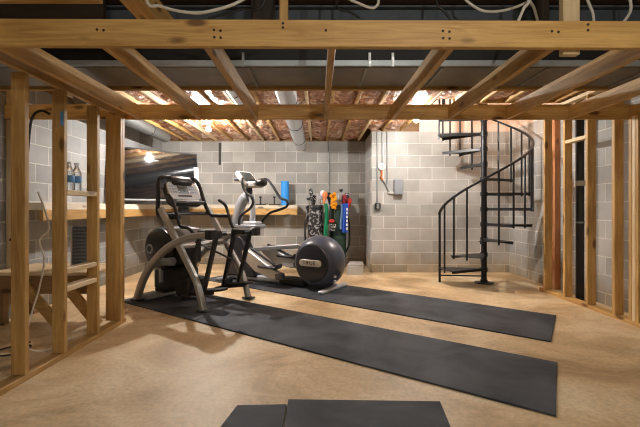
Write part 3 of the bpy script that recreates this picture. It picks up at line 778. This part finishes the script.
# ------------------------------------------------------------------ front cross trainer
e1 = empty('cross_trainer', (-1.0, 4.43, .0125), R(150.1), 'grey framed standing cross trainer with curved tube legs and black swing arms', 'cross trainer', )
def leg_profile(): return None
legN = smooth([(.70, 1.06), (.611, .98), (.497, .84), (.34, .63), (.219, .480), (.115, .34), (.057, .19), (.005, .012)], 4)if False else None
def sm2(pts, y, n=5): return smooth([(x, y, z) for x, z in pts], n)
HW = .355
for s in (1, -1):
    MB().bar(sm2([(.66, 1.06), (.611, .99), (.497, .84), (.345, .63), (.225, .47), (.12, .32), (.057, .18), (.005, .012)], s * HW), .065, .066, up=(0, 1, 0)).build('frame_leg', 'frame_grey', e1)
    MB().bar(sm2([(1.06, .012), (1.03, .09), (.955, .24), (.846, .385), (.693, .525), (.529, .635), (.34, .715), (.145, .770), (-.06, .792)], s * (HW + .005)), .07, .085, up=(0, 1, 0)).build('curved_tube', 'frame_grey', e1)
    MB().rbox((0, s * HW, .006), (.14, .11, .012), .02).build('foot_pad', 'black', e1)
    MB().rbox((1.06, s * HW, .006), (.14, .11, .012), .02).build('foot_pad', 'black', e1)
    k = MB(); k.rbox((-.10, s * HW, .795), (.10, .10, .10), .02); k.build('pivot', 'black', e1)
    MB().tube([(-.10, s * HW, .795), (-.10, s * .14, .795)], .028, 12).build('pivot_shaft', 'black', e1)
    yl = s * .27
    la = MB(); la.bar([(.155, yl, .80), (.165, yl, .70), (.32, yl, .12)], .045, .050, up=(0, 1, 0)); la.build('swing_link', 'black', e1)
    lb = MB(); lb.bar([(-.09, yl, .80), (-.07, yl, .70), (.09, yl, .17)], .045, .050, up=(0, 1, 0)); lb.build('swing_link', 'black', e1)
    MB().bar([(.155, yl, .795), (-.14, yl, .795)], .07, .07, up=(0, 1, 0)).build('link_head', 'black', e1)
    pr = MB(); pr.bar([(.42, yl - s * .02, .09), (.30, yl - s * .02, .125), (-.02, yl - s * .02, .175)], .05, .04, up=(0, 0, 1)); pedal = pr.build('pedal_arm', 'black', e1)
    p = MB(); p.rbox((.02, yl - s * .06, .195), (.36, .15, .025), .05, Matrix.Rotation(R(8), 3, 'Y'))
    p.rbox((.19, yl - s * .06, .195), (.03, .14, .07), .01); p.build('pedal', 'matte_black', pedal)
    # swing handle
    h = sm2([(.155, .80), (.20, .84), (.235, .90), (.27, 1.0), (.32, 1.10), (.42, 1.165)] if s < 0 else [(.21, .80), (.25, .835), (.30, .855), (.385, .862), (.425, .90), (.46, 1.0), (.527, 1.14), (.575, 1.20), (.63, 1.225)], s * .305, 5)
    MB().tube(h, .019, 10).build('swing_handle', 'grip', e1)
    # fixed hoop handle around the console
    q = [(.776, .3 * s, 1.0), (.776, .3 * s, 1.18), (.776, .3 * s, 1.33), (.765, .29 * s, 1.40), (.75, .24 * s, 1.425), (.745, .16 * s, 1.43)]
    if s < 0: q = [(.254, -.3, .972), (.42, -.3, .972), (.55, -.3, .985), (.635, -.3, 1.08), (.705, -.3, 1.23), (.745, -.295, 1.34), (.77, -.26, 1.41), (.76, -.20, 1.43)]
    else: q = [(.42, .3, .97), (.56, .3, .965), (.70, .3, .97)] + q
    MB().tube(smooth(q, 6), .024, 12).build('hoop_handle', 'grip', e1)
MB().tube([(.36, HW, .655), (.36, -HW, .655)], .03, 12).build('cross_tube', 'frame_grey', e1)
MB().tube([(.80, HW, .43), (.80, -HW, .43)], .03, 12).build('cross_tube', 'frame_grey', e1)
MB().tube([(.63, HW, 1.0), (.63, -HW, 1.0)], .025, 12).build('cross_tube', 'black', e1)
MB().tube([(.232, .25, .70), (.164, -.25, .46)], .012, 8).build('tie_rod', 'black', e1)
# flywheel housing with hubs and covers
fw = MB().lathe([(.0001, -.19), (.20, -.19), (.245, -.16), (.255, 0), (.245, .16), (.20, .19), (.0001, .19)], (.88, .05, .585), (0, 1, 0), 40).build('flywheel_housing', 'black', e1)
hub = MB().lathe([(.0001, .196), (.05, .196), (.06, .188)], (1.0, .05, .585), (0, 1, 0), 24).build('hub_emblem', 'mid_grey', fw)
hub['label'] = 'round grey emblem on the dark wheel cover'
MB().lathe([(.018, .198), (.034, .199), (.034, .196)], (1.0, .05, .585), (0, 1, 0), 20).build('emblem_ring', 'black', fw)
b = MB(); b.slab([(.50, .66), (.46, .76), (.60, .825), (.80, .845), (.95, .835), (1.02, .80), (.80, .78), (.62, .70)], -.15, .17); b.build('top_cover', 'mid_grey', e1, True, bevel=.008)
b = MB(); b.rbox((.66, 0.02, .58), (.30, .30, .34), .05); b.build('drive_box', 'black', e1)
b = MB(); b.rbox((.80, .02, .235), (.50, .28, .27), .05); b.rbox((.55, .02, .16), (.20, .34, .20), .05); b.rbox((.98, .02, .15), (.18, .22, .2), .04); b.build('lower_housing', 'matte_black', e1)
b = MB(); b.tube([(.93, .22, .435), (.62, .22, .46)], .048, 16); b.build('side_cylinder', 'mid_grey', e1)
b = MB(); b.bar([(.85, .20, .43), (.85, .20, .20)], .05, .03); b.build('cylinder_stay', 'mid_grey', e1)
MB().rbox((1.02, .08, .03), (.22, .5, .045), .02).build('rear_stabilizer', 'frame_grey', e1)
# console: tilted panel facing the user
RT_ = Matrix.Rotation(R(-64), 3, 'Y')     # local z of the panel tips towards the user
def con(mb): return mb
c0 = Vector((.66, .02, 1.235))
console = MB().rbox(c0 + RT_ @ Vector((0, 0, -.035)), (.31, .50, .06), .08, RT_).build('console', 'black', e1)
MB().rbox(c0 + RT_ @ Vector((.035, 0, .002)), (.23, .46, .022), .06, RT_).build('console_face', 'silver', console)
MB().box(c0 + RT_ @ Vector((.055, .015, .0145)), (.11, .15, .006), RT_).build('display', 'lcd', console, False)
b = MB()
for sy in (-1, 1):
    for i in range(3):
        for j in range(3): b.box(c0 + RT_ @ Vector((.015 + i * .038, .015 + sy * (.11 + j * .034), .015)), (.020, .020, .005), RT_)
b.build('keypad', 'key', console, False)
MB().box(c0 + RT_ @ Vector((-.035, .015, .014)), (.022, .20, .006), RT_).build('button_strip', 'ink', console, False)
MB().rbox(c0 + RT_ @ Vector((-.125, .0, .012)), (.035, .50, .05), .015, RT_).build('lower_rail', 'black', console)
MB().rbox(c0 + RT_ @ Vector((-.103, .0, .02)), (.022, .34, .02), .008, RT_).build('tray_edge', 'pale_silver', console)
b = MB(); b.lathe([(.0001, -.15), (.05, -.15), (.065, -.12), (.07, 0), (.065, .12), (.05, .15), (.0001, .15)], (.74, .02, 1.375), (0, 1, 0), 20); b.build('top_pod', 'black', console)
b = MB(); b.bar([(.70, 0, 1.16), (.70, 0, 1.0)], .14, .06); b.build('console_neck', 'black', e1)

# ------------------------------------------------------------------ rear elliptical with the round drum
e2 = empty('elliptical_trainer', (.03, 5.30, .0125), R(-30.6), 'silver and charcoal elliptical trainer with a big round drum at its rear', 'elliptical trainer')
dz = .338
prof = [(.0001, -.205), (.225, -.20), (.25, -.185), (.285, -.15), (.322, -.08), (.336, 0), (.322, .08), (.285, .15), (.25, .185), (.225, .20), (.0001, .205)]
dz = .350
prof = [(r * 1.03, h * 1.08) for r, h in prof]
drum = MB().lathe(prof, (.0, 0, dz + .012), (0, 1, 0), 56).build('drum', 'charcoal', e2)
cap = MB().lathe([(.0001, -.243), (.205, -.240), (.236, -.230), (.246, -.212)], (-.0, 0, dz + .012), (0, 1, 0), 56).build('drum_cap', 'charcoal_dark', drum)
cap['label'] = 'dark flat side disc of the drum'
MB().rbox((-.005, -.246, dz + .015), (.33, .085, .012), .04, Matrix.Rotation(R(90), 3, 'X')).build('name_plate', 'plate', cap)['label'] = 'pale oval plate with dark letters'
fc = bpy.data.curves.new('lettering', 'FONT'); fc.body = 'TRUE'; fc.size = .072; fc.align_x = 'CENTER'; fc.align_y = 'CENTER'; fc.extrude = .001; fc.space_character = 1.15
tmp = bpy.data.objects.new('lettering_source', fc); COL.objects.link(tmp)
bpy.context.view_layer.update()
fm = bpy.data.meshes.new_from_object(tmp.evaluated_get(bpy.context.evaluated_depsgraph_get()))
bpy.data.objects.remove(tmp); bpy.data.curves.remove(fc)
fm.materials.clear(); fm.materials.append(M['ink'])
fo = bpy.data.objects.new('lettering', fm); COL.objects.link(fo)
fo.parent = cap; fo.location = (-.02, -.254, dz + .017); fo.rotation_euler = (R(90), 0, 0)
b = MB(); b.bar([(-.10, -.10, .02), (.30, -.10, .02)], .05, .035); MB().rbox((.19, .02, .022), (.08, .70, .04), .02).build('rear_stabilizer', 'silver', e2)
for z in (.14, .20): MB().rbox((.285, -.12, z), (.02, .05, .03), .006).build('drum_bolt', 'silver', drum)
MB().bar([(-1.60, -.0, .050), (-.50, -.0, .055)], .11, .075).build('base_rail', 'silver', e2)
MB().rbox((-.40, 0, .065), (.42, .22, .09), .04).build('rail_cover', 'matte_black', e2)
MB().rbox((-1.56, 0, .025), (.09, .62, .04), .02).build('front_stabilizer', 'mid_grey', e2)
b = MB(); b.slab([(-1.62, .06), (-1.50, .64), (-1.40, .70), (-1.28, .62), (-1.10, .30), (-1.02, .06)], -.09, .09); b.build('front_shroud', 'charcoal_dark', e2, True, bevel=.02)
# mast: thick leaning grey column with a second slim upright
b = MB(); b.sweep(smooth([(-1.50, 0, .62), (-1.475, 0, .80), (-1.44, 0, .95), (-1.385, 0, 1.10), (-1.315, 0, 1.20), (-1.235, 0, 1.235)], 5), [(.06 * math.cos(a * math.pi / 8), .085 * math.sin(a * math.pi / 8)) for a in range(16)])
b.build('mast', 'mid_grey', e2)
b = MB(); b.tube(smooth([(-1.20, 0, 1.25), (-1.165, 0, 1.17), (-1.15, 0, 1.0), (-1.17, 0, .72)], 5), .042, 14); b.build('mast_brace', 'silver', e2)
MB().rbox((-1.20, 0, .80), (.44, .24, .055), .05).build('pivot_cover', 'mid_grey', e2)
MB().rbox((-1.16, 0, .845), (.28, .16, .05), .05).build('pivot_cap', 'silver', e2)
# console
RC = Matrix.Rotation(R(48), 3, 'Y')
c1 = Vector((-1.25, 0, 1.52))
con2 = MB().rbox(c1 + RC @ Vector((0, 0, -.02)), (.26, .34, .06), .06, RC).build('console', 'white', e2)
MB().rbox(c1 + RC @ Vector((.0, 0, .012)), (.19, .25, .012), .03, RC).build('display', 'lcd', con2)
MB().rbox(c1 + RC @ Vector((.065, 0, .019)), (.04, .22, .010), .01, RC).build('button_strip', 'ink', con2)
b = MB(); b.rbox((-1.13, 0, 1.41), (.26, .22, .09), .06); b.build('console_base', 'pale_silver', e2)
b = MB(); b.ball((-.95, -.05, 1.43), .075, 1.3, 1.0, .8); b.build('handle_hub', 'black', e2)
b = MB(); b.tube([(-1.22, 0, 1.20), (-1.22, 0, 1.40)], .05, 14); b.build('console_neck', 'charcoal_dark', e2)
b = MB(); b.ball((-1.44, .02, 1.50), .05, 1.6, 1.4, .6); b.build('bottle_holder', 'charcoal', e2)
for s in (-1, 1):
    y = .24 * s
    hp = [(-1.16, y * .6, 1.49), (-1.08, y, 1.50), (-.987, y, 1.42), (-.90, y, 1.31), (-.83, y, 1.22), (-.73, y, 1.185), (-.69, y, 1.14), (-.72, y, 1.085), (-.85, y, 1.04), (-1.0, y, 1.0), (-1.10, y, .93), (-1.17, y * .9, .83)]
    if s < 0: hp = [(-1.22, y * .6, 1.50), (-1.16, y * .95, 1.46), (-1.11, y, 1.335), (-1.04, y, 1.265), (-.97, y, 1.22), (-.944, y, 1.14), (-1.0, y, 1.06), (-1.12, y, .99), (-1.19, y, .92), (-1.22, y * .9, .83)]
    MB().tube(smooth(hp, 6), .019, 10).build('swing_handle', 'grip', e2)
    yl = .22 * s; ph = 0 if s < 0 else .10
    w = MB(); w.slab([(-1.14, .46 + ph * .2), (-1.04, .49 + ph * .2), (-.56, .23 + ph), (-.46, .19 + ph), (-.46, .12 + ph), (-.60, .10 + ph), (-.90, .19 + ph * .6), (-1.12, .36 + ph * .3)], yl - .045, yl + .045)
    arm = w.build('pedal_arm', 'pale_silver', e2, True, bevel=.012)
    MB().rbox((-.50, yl, .155 + ph), (.13, .11, .09), .04).build('arm_joint', 'charcoal', arm)
    MB().bar([(-1.02, yl - .03 * s, .50 + ph * .2), (-.54, yl - .03 * s, .255 + ph)], .03, .03).build('arm_rail', 'charcoal_dark', arm)
    pd = MB(); pd.rbox((-.70 + (0.02 if s < 0 else .02), yl, .265 + ph), (.36, .15, .03), .06); pd.rbox((-.52, yl, .285 + ph), (.03, .14, .05), .01); pd.build('pedal', 'charcoal_dark', arm)
    MB().bar([(-1.08, yl - .05 * s, .47), (-.70, yl - .05 * s, .515), (-.22, yl - .05 * s, .545 - .02 * s)], .035, .055).build('link_bar', 'mid_grey', e2)

# ------------------------------------------------------------------ golf bags, clubs, towels by the far wall
def golf_bag(x, y, lean, mat, rim_mat, label, r=.115, h=.98, sd=1):
    t = empty('golf_bag', (x, y, 0), 0, label, 'golf bag', 'golf bags')
    t.rotation_euler = (R(-lean[1]), R(lean[0]), 0)
    MB().lathe([(.0001, .004), (r * .95, .004), (r, .05), (r * .92, .2), (r * .95, h * .6), (r, h - .06), (r * .98, h), (r * .86, h), (r * .84, .45), (.0001, .45)], (0, 0, 0), seg=24).build('bag_body', mat, t)
    MB().lathe([(r * .80, h - .03), (r * 1.06, h - .03), (r * 1.08, h + .01), (r * 1.0, h + .03), (r * .8, h + .02)], (0, 0, 0), seg=24).build('collar', rim_mat, t)
    MB().rbox((.01, -r - .03, .36), (.17, .07, .40), .03).build('front_pocket', mat, t)
    MB().rbox((sd * (-r + .0), -.02, .52), (.04, .13, .50), .02).build('side_pocket', mat, t)
    MB().tube(smooth([(sd * r * .9, -.04, h - .12), (sd * (r + .035), -.06, h - .30), (sd * (r + .04), -.06, .45), (sd * r * .9, -.04, .28)], 6), .017, 8).build('strap', 'black', t)
    return t
golf_bag(-.02, 7.30, (-2, 3), 'camo', 'black', 'black and white patterned golf bag standing behind the drum', r=.15, h=1.10, sd=-1)
golf_bag(.365, 7.32, (1, 3), 'dark_green', 'black', 'dark green golf bag with a blue towel, next to the patterned bag', r=.155, h=1.10)
def club(x, y, z0, tip, kind, mat, label):
    t = empty('golf_club', (x, y, z0), 0, label, 'golf club', 'clubs in the golf bags')
    T = Vector(tip) - Vector((x, y, z0)); d = T.normalized()
    MB().tube([(0, 0, 0), T], .0065, 8).build('shaft', 'chrome', t)
    if kind == 'cover':
        h = MB(); h.lathe([(.0001, -.16), (.018, -.16), (.022, -.09), (.036, -.05), (.048, 0), (.046, .04), (.025, .065), (.0001, .07)], T, d, 18); h.build('head_cover', mat, t)
    elif kind == 'long':
        h = MB(); h.lathe([(.0001, -.24), (.020, -.24), (.024, -.12), (.03, -.05), (.036, 0), (.03, .04), (.0001, .06)], T, d, 16); h.build('head_cover', mat, t)
    elif kind == 'plush':
        h = MB(); random.seed(3)
        for k in range(26):
            q = random.uniform(-.20, .08); a = random.uniform(0, 6.28); rr = .042 * (1 - abs(q + .05) * 1.8)
            h.ball(T + d * q + Vector((rr * math.cos(a), rr * math.sin(a), 0)), random.uniform(.022, .034), seg=10, rings=6)
        h.build('head_cover', mat, t)
    else:
        h = MB(); h.slab([(-.045, .0), (-.035, .022), (.02, .03), (.03, .01), (.01, -.03), (-.02, -.025)], -.012, .012)
        for i, p in enumerate(h.v): h.v[i] = tuple(Vector(p) + T)
        h.build('club_head', mat, t, False)
    return t
club(-.05, 7.33, .50, (-.125, 7.24, 1.38), 'long', 'camo_fine', 'golf club with a slim black and white cover leaning away from the others')
club(-.07, 7.38, .50, (-.075, 7.33, 1.25), 'cover', 'camo_fine', 'golf club with a patterned cover low against the bag rim')
club(.03, 7.33, .50, (.127, 7.24, 1.31), 'cover', 'orange', 'golf club with a pale orange knitted cover')
club(.0, 7.38, .50, (.05, 7.31, 1.27), 'iron', 'silver', 'bare iron club between the orange cover and the patterned cover')
club(.33, 7.31, .50, (.275, 7.18, 1.27), 'plush', 'yellow', 'golf club with a shaggy yellow-orange plush cover')
club(.40, 7.33, .50, (.475, 7.26, 1.26), 'cover', 'redcamo', 'golf club with a red and black cover above the blue towel')
club(.36, 7.40, .50, (.43, 7.36, 1.40), 'iron', 'black', 'black iron club standing behind the red and black cover')
club(.43, 7.40, .50, (.535, 7.44, 1.30), 'cover', 'camo_fine', 'golf club with a dark patterned cover, beyond the red one')
club(-.10, 7.33, .50, (-.165, 7.20, 1.24), 'iron', 'black', 'black iron club low beside the slim black and white cover')
club(.05, 7.40, .50, (.085, 7.38, 1.34), 'cover', 'white', 'golf club with a plain white cover just behind the orange one')
club(.28, 7.42, .50, (.20, 7.40, 1.30), 'cover', 'matte_black', 'golf club with a plain black cover between the orange and plush covers')
club(.455, 7.345, .50, (.57, 7.33, 1.20), 'cover', 'red', 'golf club with a short plain red cover low beside the blue towel')
def towel(name, x0, x1, y, z0, z1, mat, label, ph=0.0):
    nx, nz = 8, 12; vs = []; fs = []
    for side in (0, 1):
        for j in range(nz + 1):
            for i in range(nx + 1):
                u = i / nx; w = j / nz
                vs.append((x0 + (x1 - x0) * u + .01 * math.sin(5 * w + ph), y + side * .010 + .016 * math.sin(u * 9 + ph + w * 1.5), z1 + (z0 - z1) * w))
    k = nx + 1; n = k * (nz + 1)
    for j in range(nz):
        for i in range(nx):
            a = j * k + i; fs.append((a, a + 1, a + k + 1, a + k)); fs.append((a + n, a + k + n, a + k + 1 + n, a + 1 + n))
    for i in range(nx): fs.append((i, i + n, i + 1 + n, i + 1)); b_ = nz * k + i; fs.append((b_, b_ + 1, b_ + 1 + n, b_ + n))
    for j in range(nz): a = j * k; fs.append((a, a + k, a + k + n, a + n)); a += nx; fs.append((a, a + n, a + k + n, a + k))
    mb = MB(); mb.add(vs, fs)
    return mb.build(name, mat)
tag(towel('towel', .11, .175, 7.15, .50, 1.16, 'green', 'green'), 'narrow green towel hanging between the two golf bags', 'towel')
tb = empty('towel', (0, 0, 0), 0, 'blue towel with white markings hanging on the dark green golf bag', 'towel')
o = towel('cloth', .435, .535, 7.17, .64, 1.16, 'blue_cloth', '', .8); o.parent = tb
o = towel('pale_border', .40, .437, 7.17, .70, 1.15, 'pale_blue', '', .3); o.parent = tb
b = MB()
for z, w in ((1.06, .03), (.99, .028), (.92, .034), (.85, .026), (.78, .03), (.71, .03)): b.box((.517, 7.147, z), (w, .012, .045))
b.build('white_markings', 'white', tb, False)['label'] = 'white letter-like marks down the towel edge'
tag(MB().ball((0, 0, 0), .045, 1.2, .7, .8).build('shoe_bag', 'red', loc=(.245, 7.165, .845)), 'small red pouch hanging between the golf bags', 'pouch')
tag(MB().rbox((0, 0, 0), (.13, .05, .13), .03).build('patterned_pouch', 'camo_fine', loc=(.26, 7.15, .73)), 'grey patterned pouch under the small red pouch', 'pouch')
# pale block on the floor
cb = empty('concrete_block', (.62, 6.62, 0), R(-8), 'pale grey flat concrete blocks stack top on the floor by the wall corner'.replace('blocks stack top', 'block lying'), 'block')
MB().rbox((0, 0, .07), (.26, .38, .14), .01).build('block_body', 'concrete', cb)
MB().rbox((0, 0, .158), (.23, .33, .035), .02).build('block_cap', 'concrete', cb)

# ------------------------------------------------------------------ bulbs
for (loc, watts, col, lab) in BULBS:
    top = 4.9 if loc[2] > 4 else (2.618 if loc[1] < 3 else 2.618)
    r = .034
    t = empty('ceiling_bulb', loc, 0, lab, 'light bulb', 'bare ceiling bulbs')
    m = emit('bulb glow', col, watts / (math.pi * 4 * math.pi * r * r))
    MB().ball((0, 0, 0), r, seg=12, rings=8).build('glass_bulb', m, t)
    MB().lathe([(.013, .034), (.017, .04), (.017, .07), (.013, .075)], (0, 0, 0), seg=14).build('bulb_cap', 'chrome', t)
    h = top - loc[2]
    MB().lathe([(.0001, .072), (.026, .072), (.045, .10), (.05, .115), (.0001, .115)], (0, 0, 0), seg=18).build('lamp_holder', 'porcelain', t)
    MB().tube([(0, 0, .115), (0, 0, h)], .012, 8).build('lamp_stem', 'conduit', t)
